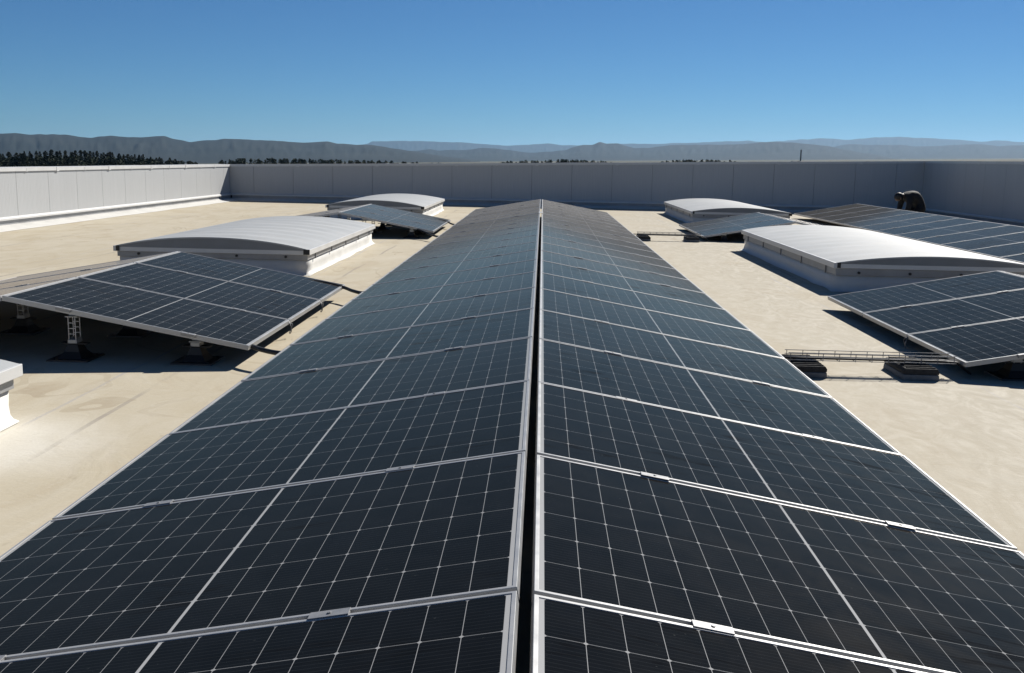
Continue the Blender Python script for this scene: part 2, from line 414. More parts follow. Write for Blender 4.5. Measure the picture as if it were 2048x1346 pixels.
def panel(label, group, origin, side, clamps=True, tilt=TILT):
    """origin: the ridge-side near corner in the roof frame. side 'R' falls to the right, 'L' to the left"""
    x, y, z = origin
    o = empty('solar_panel', (x, y if side == 'R' else y + PV, z), (0, tilt, 0 if side == 'R' else PI))
    tag(o, label, 'solar panel', group)
    j = [random.uniform(-0.0012, 0.0012) for _ in range(3)]
    o.rotation_euler[0] += j[0]; o.rotation_euler[1] += j[1]; o.location.z += j[2]
    link('frame', frame_me, o)
    link('cell_sheet', cell_me, o)
    if clamps:
        for u in (0.425 if side == 'R' else 0.452, 1.306 if side == 'R' else 1.320):
            c = link('clamp', clamp_me, o)
            c.location = (u + random.uniform(-0.012, 0.012), -0.010 if side == 'R' else PV + 0.010, 0)
    return o

ZR = 0.435
V0 = 2.2614
G1 = 'solar panels of the long central row'
NP = 22
for k in range(NP):
    y = V0 + PITCH * (k - 1) + 0.010
    for side in 'RL':
        s = 'right' if side == 'R' else 'left'
        if k == 0: l = 'nearest dark solar panel on the %s slope of the long central row' % s
        elif k == NP - 1: l = 'farthest solar panel on the %s slope of the long central row' % s
        elif k < 11: l = 'dark solar panel, %s slope of the central row, %s from the camera' % (s, ORD[k])
        else: l = 'greyer solar panel, %s slope of the central row, %s from the far end' % (s, ORD[NP - 1 - k])
        panel(l, G1, (0.0 if side == 'R' else -0.0412, y + (0 if side == 'R' else -0.0056), ZR + (0 if side == 'R' else 0.0098)), side)
# aluminium strap bridging the ridge gap
f = MB(); f.box(-0.062, 0.021, -0.16, 0.16, 0.002, 0.007); f.tube([(-0.02, 0.04, 0.005), (-0.02, 0.04, 0.014)], 0.008, 6)
o = f.build('ridge_strap', MAT['whitemetal'], None, False, 0.001); o.location = (0, 19.62, ZR + 0.008)
tag(o, 'small white strap bridging the dark ridge gap near the far end of the central row', 'strap')

def pedestal_parts(root, h):
    """black footing, wing plate, aluminium bracket up to height h"""
    b = MB()
    b.frustum(0, 0, 0.0, 0.012, 0.145, 0.145, 0.142, 0.142)
    b.frustum(0, 0, 0.012, 0.055, 0.085, 0.10, 0.055, 0.06)
    b.frustum(0, 0, 0.055, 0.105, 0.055, 0.06, 0.035, 0.045)
    b.box(-0.095, 0.095, -0.03, 0.03, 0.105, 0.113)
    for sx in (-0.11, 0.11):
        for sy in (-0.11, 0.11): b.tube([(sx, sy, 0.012), (sx, sy, 0.018)], 0.012, 8)
    b.build('footing', MAT['black'], root)
    c = MB(); c.box(-0.032, 0.032, -0.045, 0.045, 0.113, 0.140); c.build('bracket_shoe', MAT['alu'], root, False, 0.002)
    top = h - 0.045
    p = MB()
    for sy in (-0.036, 0.036):
        for sx in (-0.024, 0.024): p.box(sx - 0.003, sx + 0.003, sy - 0.003, sy + 0.003, 0.140, top)
        n = max(1, int((top - 0.15) / 0.042))
        for i in range(1, n + 1):
            z = 0.140 + (top - 0.140) * i / (n + 1)
            p.box(-0.020, 0.020, sy - 0.003, sy + 0.003, z - 0.003, z + 0.003)
    for sx in (-0.024, 0.024):
        for z in (0.146, top - 0.006): p.box(sx - 0.0025, sx + 0.0025, -0.038, 0.038, z - 0.004, z + 0.004)
    p.build('bracket_post', MAT['alu'], root)
    q = MB(); q.box(-0.045, 0.045, -0.042, 0.042, top, top + 0.008); q.box(-0.030, 0.030, -0.012, 0.012, top + 0.008, h - 0.002)
    q.build('bracket_head', MAT['alu'], root, False, 0.0015)

def small_array(tagname, x_low, y0, z_low, dirn, want, where):
    """dirn=+1: near slope falls to the right (left lane); -1: falls to the left (right lane)."""
    zr = z_low + PU * math.sin(TILT)
    xr = x_low - dirn * PU * math.cos(TILT)
    grp = 'solar panels of the small arrays beside the rooflights'
    for k in range(3):
        depth = ('nearest', 'middle', 'farthest')[k]
        for side in (('R', 'L') if dirn > 0 else ('L', 'R')):
            inner = (side == 'R') == (dirn > 0)
            x = xr if inner else xr - dirn * 0.014
            l = '%s solar panel %s the central row, %s' % (depth, 'facing' if inner else 'facing away from', tagname)
            panel(l, grp, (x, y0 + PITCH * k, zr), side)
    for k in range(4):
        yy = y0 + PITCH * k - 0.010 + (0.16 if k == 0 else 0) - (0.16 if k == 3 else 0)
        for u, nm in ((0.425, 'tall'), (1.306, 'short')):
            for inner in (True, False):
                if not inner and u > 1 : continue
                x = xr + dirn * u * math.cos(TILT) if inner else xr - dirn * (0.041 + u * math.cos(TILT))
                h = zr - u * math.sin(TILT) - TH - 0.002
                r = empty('panel_pedestal', (x, yy, 0.0), (0, 0, 0))
                lab = '%s black-footed bracket under the %s%s, %s from the camera' % (nm, where, '' if inner else ' on its outer side', ORD[k])
                tag(r, lab, 'panel support', 'black footings under the small arrays')
                pedestal_parts(r, h)
small_array('in the near left array', -1.99, 6.774, 0.150, 1, None, 'near left array')
small_array('in the near right array', 2.945, 6.947, 0.124, -1, None, 'near right array')
small_array('in the far left array', -1.941, 18.215, 0.144, 1, None, 'far left array')
small_array('in the far right array', 3.022, 19.060, 0.100, -1, None, 'far right array')

# the outer right row in front of the person
zr, xr = 0.435, 8.61
for k in range(14):
    y = 12.03 + PITCH * k
    l = 'grey solar panel of the outer right row, %s' % ('farthest from the camera' if k == 13 else ORD[13 - k] + ' from its far end')
    panel(l, 'solar panels of the outer right row', (xr, y, zr), 'L')

# ------------------------------------------------------------------ rooflights
def rooflight(label, x0, x1, y0, y1, inner, zr=0.318, rise=0.125):
    """inner: +1 when the central row lies to its right"""
    root = empty('rooflight', ((x0 + x1) / 2, (y0 + y1) / 2, 0)); tag(root, label, 'rooflight', 'barrel-vaulted rooflights')
    hx, hy = (x1 - x0) / 2, (y1 - y0) / 2
    # membrane-wrapped upstand with a coved foot
    b = MB(); prof = [(0.055, 0.004), (0.035, 0.012), (0.018, 0.026), (0.007, 0.05), (0.0, 0.10), (0.0, 0.188)]
    sub = 14
    loops = []
    for q, z in prof:
        a, c = hx - 0.055 + q, hy - 0.055 + q
        pts = []
        for (p, r_) in (((-a, -c), (a, -c)), ((a, -c), (a, c)), ((a, c), (-a, c)), ((-a, c), (-a, -c))):
            for i in range(sub):
                t = i / sub; px = p[0] + (r_[0] - p[0]) * t; py = p[1] + (r_[1] - p[1]) * t
                k = noise.noise(Vector((px * 2.3 + x0, py * 2.3 + y0, z * 6))) * (0.012 if 0.005 < z < 0.15 else (0.045 if z < 0.005 else 0.0))
                pts.append((px + (k if abs(px) > a - 1e-3 else 0) * (1 if px > 0 else -1), py + (k if abs(py) > c - 1e-3 else 0) * (1 if py > 0 else -1), z))
        loops.append(pts)
    n = len(loops[0]); vs = [p for l in loops for p in l]; fs = []
    for li in range(len(loops) - 1):
        for i in range(n):
            fs.append((li * n + i, li * n + (i + 1) % n, (li + 1) * n + (i + 1) % n, (li + 1) * n + i))
    fs.append(tuple(range((len(loops) - 1) * n, len(loops) * n)))
    b.add(vs, fs); b.build('upstand', MAT['white'], root, True)
    b = MB(); b.box(-hx + 0.035, hx - 0.035, -hy + 0.035, hy - 0.035, 0.190, zr - 0.067); b.build('flashing_band', MAT['zinc'], root, False, 0.003)
    # edge rail
    b = MB()
    b.box(-hx, -hx + 0.07, -hy + 0.0, hy, zr - 0.065, zr); b.box(hx - 0.07, hx, -hy, hy, zr - 0.065, zr)
    b.box(-hx + 0.07, hx - 0.07, -hy + 0.012, -hy + 0.06, zr - 0.065, zr - 0.012); b.box(-hx + 0.07, hx - 0.07, hy - 0.06, hy - 0.012, zr - 0.065, zr - 0.012)
    b.build('edge_rail', MAT['whitemetal'], root, False, 0.004)
    # vaulted sheet, cross-corrugated
    b = MB(); nx = 28; ny = int((y1 - y0) / 0.05); 
    yo = hy - 0.002
    def zz(i): t = -1 + 2 * i / nx; return zr - 0.004 + rise * (1 - t * t) ** 0.92
    vs = []; per = 0.52
    for j in range(ny + 1):
        y = -yo + 2 * yo * j / ny
        for i in range(nx + 1):
            t = -1 + 2 * i / nx
            vs.append((t * (hx - 0.004), y, zz(i) + 0.0075 * math.sin(2 * PI * y / per) * (1 - t ** 4)))
    m = nx + 1
    fs = [(j * m + i, j * m + i + 1, (j + 1) * m + i + 1, (j + 1) * m + i) for j in range(ny) for i in range(nx)]
    b.add(vs, fs)
    # a thin lip that closes the sheet's two ends
    for ye, s in ((-yo, -1), (yo, 1)):
        lo = [(v[0], ye, v[2]) for v in vs if abs(v[1] - ye) < 1e-6]
        k = len(lo)
        b.add(lo + [(p[0], p[1], p[2] - 0.016) for p in lo], [(i, i + 1, k + i + 1, k + i) for i in range(k - 1)])
    b.build('vault_sheet', MAT['cover'], root, True)
    for ye in (-hy + 0.014, hy - 0.014):
        b = MB(); pts = [(-(hx - 0.075), zr - 0.012)] + [((-1 + 2 * i / nx) * (hx - 0.01), zz(i) - 0.010) for i in range(1, nx)] + [((hx - 0.075), zr - 0.012)]
        b.prism(pts, 'y', ye - 0.004, ye + 0.004); b.build('gable_sheet', MAT['gable'], root)
    for sx in (-1, 1):
        b = MB(); b.box(sx * (hx - 0.058) - 0.022 if sx < 0 else hx - 0.076, -hx + 0.076 if sx < 0 else hx + 0.001, -hy - 0.006, -hy - 0.001, zr - 0.060, zr + 0.003)
        b.build('rail_end_cap', MAT['black'], root)
    nclip = 5
    for i in range(nclip):
        y = -hy + 0.45 + (2 * hy - 0.9) * i / (nclip - 1); xx = inner * (hx - 0.035)
        b = MB(); b.box(min(xx, xx + inner * 0.012), max(xx, xx + inner * 0.012), y - 0.012, y + 0.012, 0.175, zr - 0.066); b.build('retaining_clip', MAT['galv'], root)
    for i in range(4):
        x = -hx + 0.3 + (2 * hx - 0.6) * i / 3
        b = MB(); b.tube([(x, -hy + 0.036, 0.225), (x, -hy + 0.018, 0.225)], 0.016, 8); b.build('fixing_bolt', MAT['black'], root)
    return root
rooflight('white rooflight corner peeking in at the left photo edge, nearest the camera', -5.1, -2.755, 0.1, 5.22, 1)
rooflight('pale grey vaulted rooflight right behind the near left array', -5.19, -2.79, 12.13, 17.0, 1)
rooflight('vaulted rooflight behind the far left array, close to the shaded wall', -5.02, -2.72, 23.5, 28.45, 1)
rooflight('bright vaulted rooflight right behind the near right array', 3.39, 5.75, 11.78, 17.35, -1, 0.340, 0.105)
rooflight('vaulted rooflight behind the far right array, close to the shaded wall', 3.50, 5.85, 24.0, 29.5, -1, 0.325, 0.115)

# ------------------------------------------------------------------ conduits and cable trays
def conduit(label, pts, r=0.017):
    P_ = [Vector(p) for p in pts]; out = []
    for i in range(len(P_) - 1):
        p0 = P_[max(i - 1, 0)]; p1 = P_[i]; p2 = P_[i + 1]; p3 = P_[min(i + 2, len(P_) - 1)]
        for s in range(8):
            t = s / 8
            out.append(0.5 * ((2 * p1) + (p2 - p0) * t + (2 * p0 - 5 * p1 + 4 * p2 - p3) * t * t + (3 * p1 - p0 - 3 * p2 + p3) * t ** 3))
    out.append(P_[-1])
    n = 10; b = MB()
    b.tube(out, r, n)
    tag(b.build('cable_conduit', MAT['black'], None, True), label, 'conduit', 'black conduits between the arrays')
conduit('black cable conduit leaving the nearest corner of the near left array', [(-2.75, 6.99, 0.21), (-2.45, 7.03, 0.185), (-2.1, 6.94, 0.140), (-1.9, 6.77, 0.124), (-1.7, 6.66, 0.122), (-1.4, 6.6, 0.15)])
conduit('black cable conduit leaving the far corner of the near left array', [(-2.5, 10.1, 0.21), (-2.2, 10.12, 0.18), (-1.98, 10.06, 0.142), (-1.85, 9.9, 0.128), (-1.7, 9.75, 0.13), (-1.4, 9.65, 0.16)])
conduit('drooping black cable conduit leaving the nearest corner of the far left array', [(-2.7, 18.3, 0.22), (-2.35, 18.32, 0.19), (-2.05, 18.0, 0.13), (-1.88, 17.65, 0.105), (-1.7, 17.46, 0.10), (-1.4, 17.4, 0.14)])
conduit('black cable conduit leaving the far corner of the far left array', [(-2.4, 21.3, 0.2), (-2.0, 21.1, 0.15), (-1.85, 20.8, 0.115), (-1.7, 20.6, 0.11), (-1.4, 20.5, 0.15)])

def cable_loop(label, x, y, z, d):
    b = MB(); pts = [(x, y + 0.02 * math.sin(t), z - 0.045 + 0.045 * math.cos(t) + 0.02 * (t / 6.28)) for t in [i * 6.28 / 14 for i in range(15)]]
    b.tube([(p[0] + d * 0.012 * math.sin(i * 0.8), p[1], p[2]) for i, p in enumerate(pts)], 0.004, 6)
    tag(b.build('cable_loop', MAT['galv'], None, True), label, 'cable', 'cable loops hanging from the panel edges')
cable_loop('small cable loop hanging from the lower edge of the near left array, nearer seam', -1.985, 6.774 + PITCH - 0.01, 0.118, 1)
cable_loop('small cable loop hanging from the lower edge of the near left array, farther seam', -1.985, 6.774 + 2 * PITCH - 0.01, 0.118, 1)
cable_loop('small cable loop hanging from the lower edge of the near right array', 2.94, 6.947 + PITCH - 0.02, 0.092, -1)
def tray_block(label, cx, y0, y1):
    root = empty('tray_support', (cx, (y0 + y1) / 2, 0)); tag(root, label, 'tray support', 'rubber blocks carrying the cable trays')
    h = (y1 - y0) / 2
    b = MB(); b.prism([(-0.125, 0.0), (0.125, 0.0), (0.120, 0.040), (-0.120, 0.040)], 'y', -h, h); b.build('base_pad', MAT['concrete'], root, False, 0.006)
    b = MB(); b.prism([(-0.120, 0.042), (0.120, 0.042), (0.122, 0.062), (0.108, 0.082), (-0.108, 0.082), (-0.122, 0.062)], 'y', -h + 0.004, h - 0.004)
    for i in range(7):
        y = -h + 0.03 + (2 * h - 0.06) * i / 6
        b.box(-0.100, 0.100, y - 0.008, y + 0.008, 0.082, 0.090)
    b.build('rubber_top', MAT['rubber'], root, False, 0.003)
    b = MB(); b.box(-0.06, 0.06, -0.045, -0.005, 0.0905, 0.098); b.box(-0.06, 0.06, 0.005, 0.045, 0.0905, 0.098); b.build('channel', MAT['galv'], root)
    return root
tray_block('black rubber block beside the central row, carrying the near cable tray', 1.865, 6.88, 7.30)
tray_block('black rubber block by the corner of the near right array, under the near cable tray', 2.63, 6.88, 7.30)
tray_block('small dark rubber block beside the central row, under the far cable tray', 1.90, 18.80, 19.22)
tray_block('small dark rubber block by the far right array, under the far cable tray', 2.80, 18.80, 19.22)

def wire_tray(label, xa, xb, yc, z0):
    root = empty('cable_tray', ((xa + xb) / 2, yc, z0)); tag(root, label, 'cable tray', 'wire cable trays across the right lane')
    hx = (xb - xa) / 2; wy = 0.055; ht = 0.052
    b = MB(); r = 0.0027
    for (y, z) in ((-wy, ht), (-wy, ht * 0.5), (-wy, 0), (0, 0), (wy, 0), (wy, ht * 0.5), (wy, ht)):
        b.tube([(-hx, y, z), (hx, y, z)], r, 6)
    n = int(2 * hx / 0.11)
    for i in range(n + 1):
        x = -hx + 0.015 + (2 * hx - 0.03) * i / n
        b.tube([(x, -wy - 0.003, ht), (x, -wy - 0.003, -0.003), (x, wy + 0.003, -0.003), (x, wy + 0.003, ht)], r, 6)
    b.build('wire_basket', MAT['galv'], root)
    c = MB()
    for k in range(3):
        y = -0.03 + 0.024 * k
        c.tube([(-hx - 0.10, y, 0.012), (-hx + 0.1, y + 0.004, 0.011), (0, y - 0.004, 0.011), (hx - 0.1, y + 0.003, 0.011), (hx + 0.02, y, 0.004), (hx + 0.12, y, -0.075)], 0.0075, 6)
    c.build('cables', MAT['black'], root, True)
wire_tray('wire cable tray over two rubber blocks beside the near right array', 1.74, 2.90, 7.045, 0.103)
wire_tray('distant wire cable tray over two rubber blocks beside the far right array', 1.78, 2.97, 18.98, 0.103)

# ------------------------------------------------------------------ person crouching behind the outer right row
def person():
    root = empty('person', (9.73, 27.0, 0.0), (0, 0, R(8)))
    root.scale = (1.08, 1.08, 1.12)
    tag(root, 'person in dark clothes crouching on hands and knees behind the outer right row', 'person')
    bm = bmesh.new(); lay = bm.verts.layers.skin.verify()
    def V(p, r, root_=False):
        v = bm.verts.new(p); s = v[lay]
        s.radius = r if isinstance(r, tuple) else (r, r); s.use_root = root_
        return v
    def chain(start, pts):
        prev = start; out = []
        for p, r in pts:
            v = V(p, r); bm.edges.new((prev, v)); prev = v; out.append(v)
        return out
    pel = V((0.20, 0, 0.46), (0.185, 0.16), True)
    sp = chain(pel, [((0.08, 0, 0.57), (0.185, 0.165)), ((-0.08, 0, 0.60), (0.20, 0.19)), ((-0.19, 0, 0.625), (0.15, 0.12)), ((-0.285, 0, 0.625), 0.062)])
    head = chain(sp[3], [((-0.335, 0, 0.615), 0.072), ((-0.405, 0, 0.600), 0.092), ((-0.445, 0, 0.545), 0.072), ((-0.448, 0, 0.505), 0.045)])
    for s in (-1, 1):
        arm = chain(sp[2], [((-0.22, 0.16 * s, 0.60), 0.085), ((-0.235, 0.22 * s, 0.43), 0.070), ((-0.255, 0.21 * s, 0.34), 0.066), ((-0.315, 0.18 * s, 0.15), 0.042), ((-0.345, 0.17 * s, 0.09), 0.028), ((-0.40, 0.16 * s, 0.045), 0.030)])
        for k in range(4):
            dy = (-0.027 + 0.018 * k); L = (0.055, 0.068, 0.072, 0.062)[k]
            chain(arm[5], [((-0.425, 0.16 * s + dy, 0.034), 0.0095), ((-0.425 - L * 0.6, 0.16 * s + dy * 1.2, 0.026), 0.0085), ((-0.425 - L, 0.16 * s + dy * 1.3, 0.012), 0.0075)])
        chain(arm[4], [((-0.385, 0.125 * s, 0.055), 0.012), ((-0.42, 0.108 * s, 0.03), 0.009), ((-0.44, 0.105 * s, 0.014), 0.008)])
        chain(pel, [((0.16, 0.12 * s, 0.37), 0.150), ((-0.02, 0.14 * s, 0.22), 0.125), ((-0.03, 0.145 * s, 0.075), 0.062), ((0.16, 0.14 * s, 0.062), 0.058), ((0.34, 0.13 * s, 0.062), 0.046), ((0.43, 0.13 * s, 0.070), 0.042), ((0.455, 0.13 * s, 0.035), 0.034), ((0.40, 0.13 * s, 0.022), 0.02)])
    me = bpy.data.meshes.new('skeleton'); bm.to_mesh(me); bm.free()
    tmp = bpy.data.objects.new('tmp_person', me); C.objects.link(tmp)
    tmp.modifiers.new('skin', 'SKIN').use_smooth_shade = True
    ss = tmp.modifiers.new('sub', 'SUBSURF'); ss.levels = 2; ss.render_levels = 2
    dg = bpy.context.evaluated_depsgraph_get(); dg.update()
    body = bpy.data.meshes.new_from_object(tmp.evaluated_get(dg))
    bpy.data.objects.remove(tmp); body.name = 'body'
    body.materials.clear()
    cl = [worn('dark_jacket', (0.007, 0.008, 0.011, 1), 0.8, 0, 0.3, 12), worn('dark_trousers', (0.006, 0.0065, 0.008, 1), 0.85, 0, 0.3, 12),
          worn('skin', (0.10, 0.06, 0.042, 1), 0.5, 0, 0.1, 20), worn('black_boots', (0.010, 0.010, 0.010, 1), 0.5), worn('dark_hair', (0.010, 0.009, 0.008, 1), 0.6, 0, 0.3, 30)]
    for m in cl: body.materials.append(m)
    for p in body.polygons:
        c = p.center; p.use_smooth = True
        if c.x < -0.30 and c.z > 0.45: mi = 2
        elif c.x < -0.345 and c.z < 0.13: mi = 2
        elif c.x > 0.37 and c.z < 0.13: mi = 3
        elif c.x > 0.10 and c.z < 0.50 or (c.z < 0.42 and c.x > -0.10): mi = 1
        else: mi = 0
        p.material_index = mi
    link('body', body, root)
    # short hair over the crown, ears and nose stay part of the head region
    b = MB(); ring_n = 16; vs = []; fs = []
    cx, cz = -0.405, 0.598
    for i in range(9):
        th = PI * 0.70 * i / 8
        for k in range(ring_n):
            a = 2 * PI * k / ring_n
            d = Vector((0.115 * math.sin(th) * math.cos(a), 0.098 * math.sin(th) * math.sin(a), 0.108 * math.cos(th)))
            d.rotate(Matrix.Rotation(R(18), 3, 'Y'))
            vs.append((cx + d.x + 0.004, d.y, cz + d.z))
    for i in range(8):
        for k in range(ring_n): fs.append((i * ring_n + k, i * ring_n + (k + 1) % ring_n, (i + 1) * ring_n + (k + 1) % ring_n, (i + 1) * ring_n + k))
    b.add(vs, fs); b.build('hair', cl[4], root, True)
    for s in (-1, 1):
        b = MB(); b.frustum(0, 0, -0.028, 0.028, 0.014, 0.006, 0.018, 0.008)
        e = b.build('ear', cl[2], root, True, 0.004); e.location = (-0.400, 0.097 * s, 0.565)
person()

# ------------------------------------------------------------------ land beyond the roof (level ground, in the frame of gravity)
TH_ENV = -math.atan(SLOPE)
GZ = -13.0
def env(o): o.rotation_euler[1] = TH_ENV; return o
def env_pt(x, y, z):
    return Vector((x * math.cos(TH_ENV) + z * math.sin(TH_ENV), y, -x * math.sin(TH_ENV) + z * math.cos(TH_ENV)))
def land_material(name, a, b, sc):
    n = Nodes(name); co = n.coords('Object')
    v = n.noise(co, sc, 8, 0.65); v2 = n.noise(co, sc * 6, 5, 0.6)
    c = n.mix(n.ramp(v, 0.4, 0.62), a, b)
    c = n.mix(n.ramp(v2, 0.5, 0.7, 0, 0.5), c, (0.010, 0.014, 0.012, 1))
    n.set(Base_Color=c, Roughness=0.95); n.b.inputs['Specular IOR Level'].default_value = 0.1
    return n.m
MAT['land'] = land_material('dry_farmland', (0.055, 0.062, 0.040, 1), (0.16, 0.135, 0.085, 1), 0.0012)
MAT['hill'] = land_material('scrub_hills', (0.008, 0.012, 0.012, 1), (0.018, 0.021, 0.019, 1), 0.0009)
g = MB(); S = 52000
g.add([(-S, -S, GZ), (S, -S, GZ), (S, S, GZ), (-S, S, GZ)], [(0, 1, 2, 3)])
tag(env(g.build('ground', MAT['land'])), 'dry plain far below the roof', None, None, 'structure')

A = [(-40, .022), (-32.4, .0261), (-30.1, .0232), (-28.13, .0247), (-27.45, .0252), (-26.78, .024), (-25.16, .0246), (-23.99, .0216), (-23.03, .0234), (-22.06, .0222), (-20.83, .0227), (-20.33, .0231), (-19.84, .0209), (-19.09, .0182), (-17.81, .0201), (-17.04, .021), (-15.69, .0201), (-14.43, .0187), (-12.83, .0172), (-11.89, .0182), (-11.22, .0163), (-10.13, .0153), (-9.32, .0148), (-8.22, .0114), (-7.39, .0094), (-6.29, .006), (-5.18, .0031), (-3.51, .0001)]
B = [(-10.68, .0026), (-8.49, .0086), (-7.12, .0094), (-6.29, .0108), (-5.74, .0093), (-5.05, .0102), (-4.35, .0097), (-3.52, .0116), (-2.69, .0115), (-2.13, .01), (-0.73, .007), (0.38, .0079), (1.21, .0092), (1.76, .0125), (2.31, .0144), (2.72, .0143), (3.13, .0167), (3.55, .0152), (4.1, .0156), (4.52, .0132), (5.07, .0108), (5.89, .0112), (6.43, .0125), (6.97, .0134), (8.6, .0137), (9.93, .0135), (11.26, .0143), (12.3, .0159), (13.35, .0153), (14.38, .0133), (15.16, .0118), (16.18, .0081), (17.2, .0048), (18.95, .0001)]
Cc = [(-13, .001), (-10.68, .012), (-9.72, .0157), (-9.45, .0181), (-7.95, .0185), (-6.02, .0179), (-4.63, .0169), (-2.97, .0148), (-2.13, .0138), (-0.74, .0147), (0.37, .0155), (1.06, .014), (2.59, .0134), (4.51, .0151), (5.88, .0145), (8.05, .0156), (9.66, .0163), (11.25, .0166), (12.31, .015), (13.87, .0125), (16, .005)]
D = [(9.5, .006), (11.26, .0129), (12.82, .0163), (13.85, .0175), (14.88, .0183), (15.64, .0177), (16.4, .0171), (17.63, .0187), (18.86, .0189), (20.07, .0177), (21.26, .0166), (22.67, .0141), (23.58, .0148), (24.67, .0133), (26.89, .0145), (30.01, .0117), (38, .012)]
Ee = [(11, .0005), (12.87, .0034), (14.41, .0078), (15.42, .01), (16.41, .013), (16.92, .0125), (17.91, .0119), (18.89, .0122), (19.63, .0103), (20.58, .0105), (21.29, .0113), (22.68, .0119), (23.61, .01), (24.68, .0107), (26.91, .0111), (30.03, .0089), (38, .010)]
def hills(label, prof, r0, seed, wid):
    """a range: crest heights by bearing at distance r0, slopes broken by spurs and gullies"""
    a0, a1 = prof[0][0], prof[-1][0]; na = int((a1 - a0) / 0.09); nr = 26
    vs = []; fs = []
    def crest(a):
        for (p, h), (q, k) in zip(prof[:-1], prof[1:]):
            if p <= a <= q:
                t = (a - p) / (q - p); return h + (k - h) * (t * t * (3 - 2 * t) * 0.5 + t * 0.5)
        return 0
    for i in range(na + 1):
        a = a0 + (a1 - a0) * i / na; H = crest(a) * r0
        H += abs(crest(a)) * r0 * 0.035 * noise.noise(Vector((a * 2.2, seed, 0.3)))
        e = min(1, (a - a0) / 1.0, (a1 - a) / 1.0); H *= max(0.0, e) ** 0.5
        for j in range(nr + 1):
            s = -1 + 2 * j / nr                       # -1 front foot, 0 crest, 1 back foot
            r = r0 + s * wid
            k = 1 - abs(s)
            spur = noise.fractal(Vector((a * 2.3 * r0 / 9000, s * 3.5, seed)), 0.8, 2.1, 6)
            k2 = k ** 1.15 * (1 + 0.26 * spur * min(1, abs(s) * 3.0) * (1 - abs(s)))
            h = GZ - 6 + max(0.0, (H + 18)) * max(0, min(1.0, k2 if abs(s) > 1e-6 else 1.0)) * (r / r0 if s < 0 else 1)
            an = R(a)
            vs.append((math.sin(an) * r, math.cos(an) * r, h))
    m = nr + 1
    for i in range(na):
        for j in range(nr): fs.append((i * m + j, (i + 1) * m + j, (i + 1) * m + j + 1, i * m + j + 1))
    b = MB(); b.add(vs, fs)
    o = b.build('hills', MAT['hill'], None, True)
    return tag(env(o), label, None, None, 'structure')
hills('dark blue range of hills rising on the left', A, 11000, 1.7, 3600)
hills('twin-peaked blue hills in the middle distance', B, 17000, 5.2, 4500)
hills('layered pale hills on the right', Ee, 23000, 9.4, 5000)
hills('flat-topped faint mesa far behind the middle hills', Cc, 33000, 13.3, 5000)
hills('faintest mountain range along the right horizon', D, 37000, 17.9, 6000)

# trees
MAT['needles'] = worn('pine_foliage', (0.022, 0.030, 0.018, 1), 0.85, 0, 0.5, 0.4, 0.15)
MAT['leaves'] = worn('dark_foliage', (0.026, 0.036, 0.020, 1), 0.85, 0, 0.5, 0.3, 0.15)
MAT['bark'] = worn('bark', (0.06, 0.045, 0.035, 1), 0.9)
def pine_mesh(seed, H=17.0):
    rnd = random.Random(seed); b = MB()
    for i in range(420):
        t = rnd.random() ** 0.8
        z = H * (0.28 + 0.72 * t)
        rad = (H * 0.150) * (1 - t) ** 0.55 * (0.65 + 0.6 * rnd.random()) * (0.75 + 0.35 * math.sin(t * 21 + seed)) + 0.12
        a = rnd.uniform(0, 2 * PI); rr = rad * math.sqrt(rnd.random())
        c = Vector((math.cos(a) * rr, math.sin(a) * rr, z - 0.25 * rr))
        s = rnd.uniform(0.25, 0.6)
        d1 = Vector((rnd.uniform(-1, 1), rnd.uniform(-1, 1), rnd.uniform(-0.5, 0.7))).normalized() * s
        d2 = Vector((rnd.uniform(-1, 1), rnd.uniform(-1, 1), rnd.uniform(-0.5, 0.7))).normalized() * s * 0.7
        b.add([c - d1, c + d2, c + d1, c - d2], [(0, 1, 2, 3)])
    t = MB(); t.tube([(0, 0, 0), (0.1, 0, H * 0.5), (0, 0, H * 0.96)], [0.28, 0.17, 0.03], 6)
    return b.mesh('crown', MAT['needles']), t.mesh('trunk', MAT['bark'])
pines = [pine_mesh(s) for s in range(4)]
rnd = random.Random(5)
topline = [(-29.5, .0066), (-28.2, .0072), (-27.5, .0080), (-26.5, .0090), (-25.56, .0100), (-24.4, .0098), (-23.6, .0082), (-22.7, .0068), (-21.25, .0045), (-20.4, .0020), (-19.6, .0008)]
def interp(a, T):
    for (p, h), (q, k) in zip(T[:-1], T[1:]):
        if p <= a <= q: return h + (k - h) * (a - p) / (q - p)
    return T[-1][1] if a > T[-1][0] else T[0][1]
cnt = 0
for row, (r0, dz) in enumerate(((690, 0.0), (712, 0.4), (660, -3.6))):
    n = (30, 30, 30)[row]
    for i in range(n):
        a = -29.3 + 9.6 * (i + 0.5 * (row == 1) + rnd.uniform(-0.28, 0.28)) / n
        top = interp(a, topline) * r0 + dz + rnd.uniform(-1.3, 0.9)
        h = 17.0
        crown, trunk = pines[rnd.randrange(4)]
        o = empty('pine_tree'); o.location = env_pt(math.sin(R(a)) * r0, math.cos(R(a)) * r0, top + 1.445 - h)
        k = rnd.uniform(0.95, 1.55); o.scale = (k, k, 1); o.rotation_euler = (0, 0, rnd.uniform(0, 6.28))
        link('crown', crown, o); link('trunk', trunk, o)
        tag(o, 'dark slender pine in the dense stand beyond the left wall', 'tree', 'pines beyond the left wall')
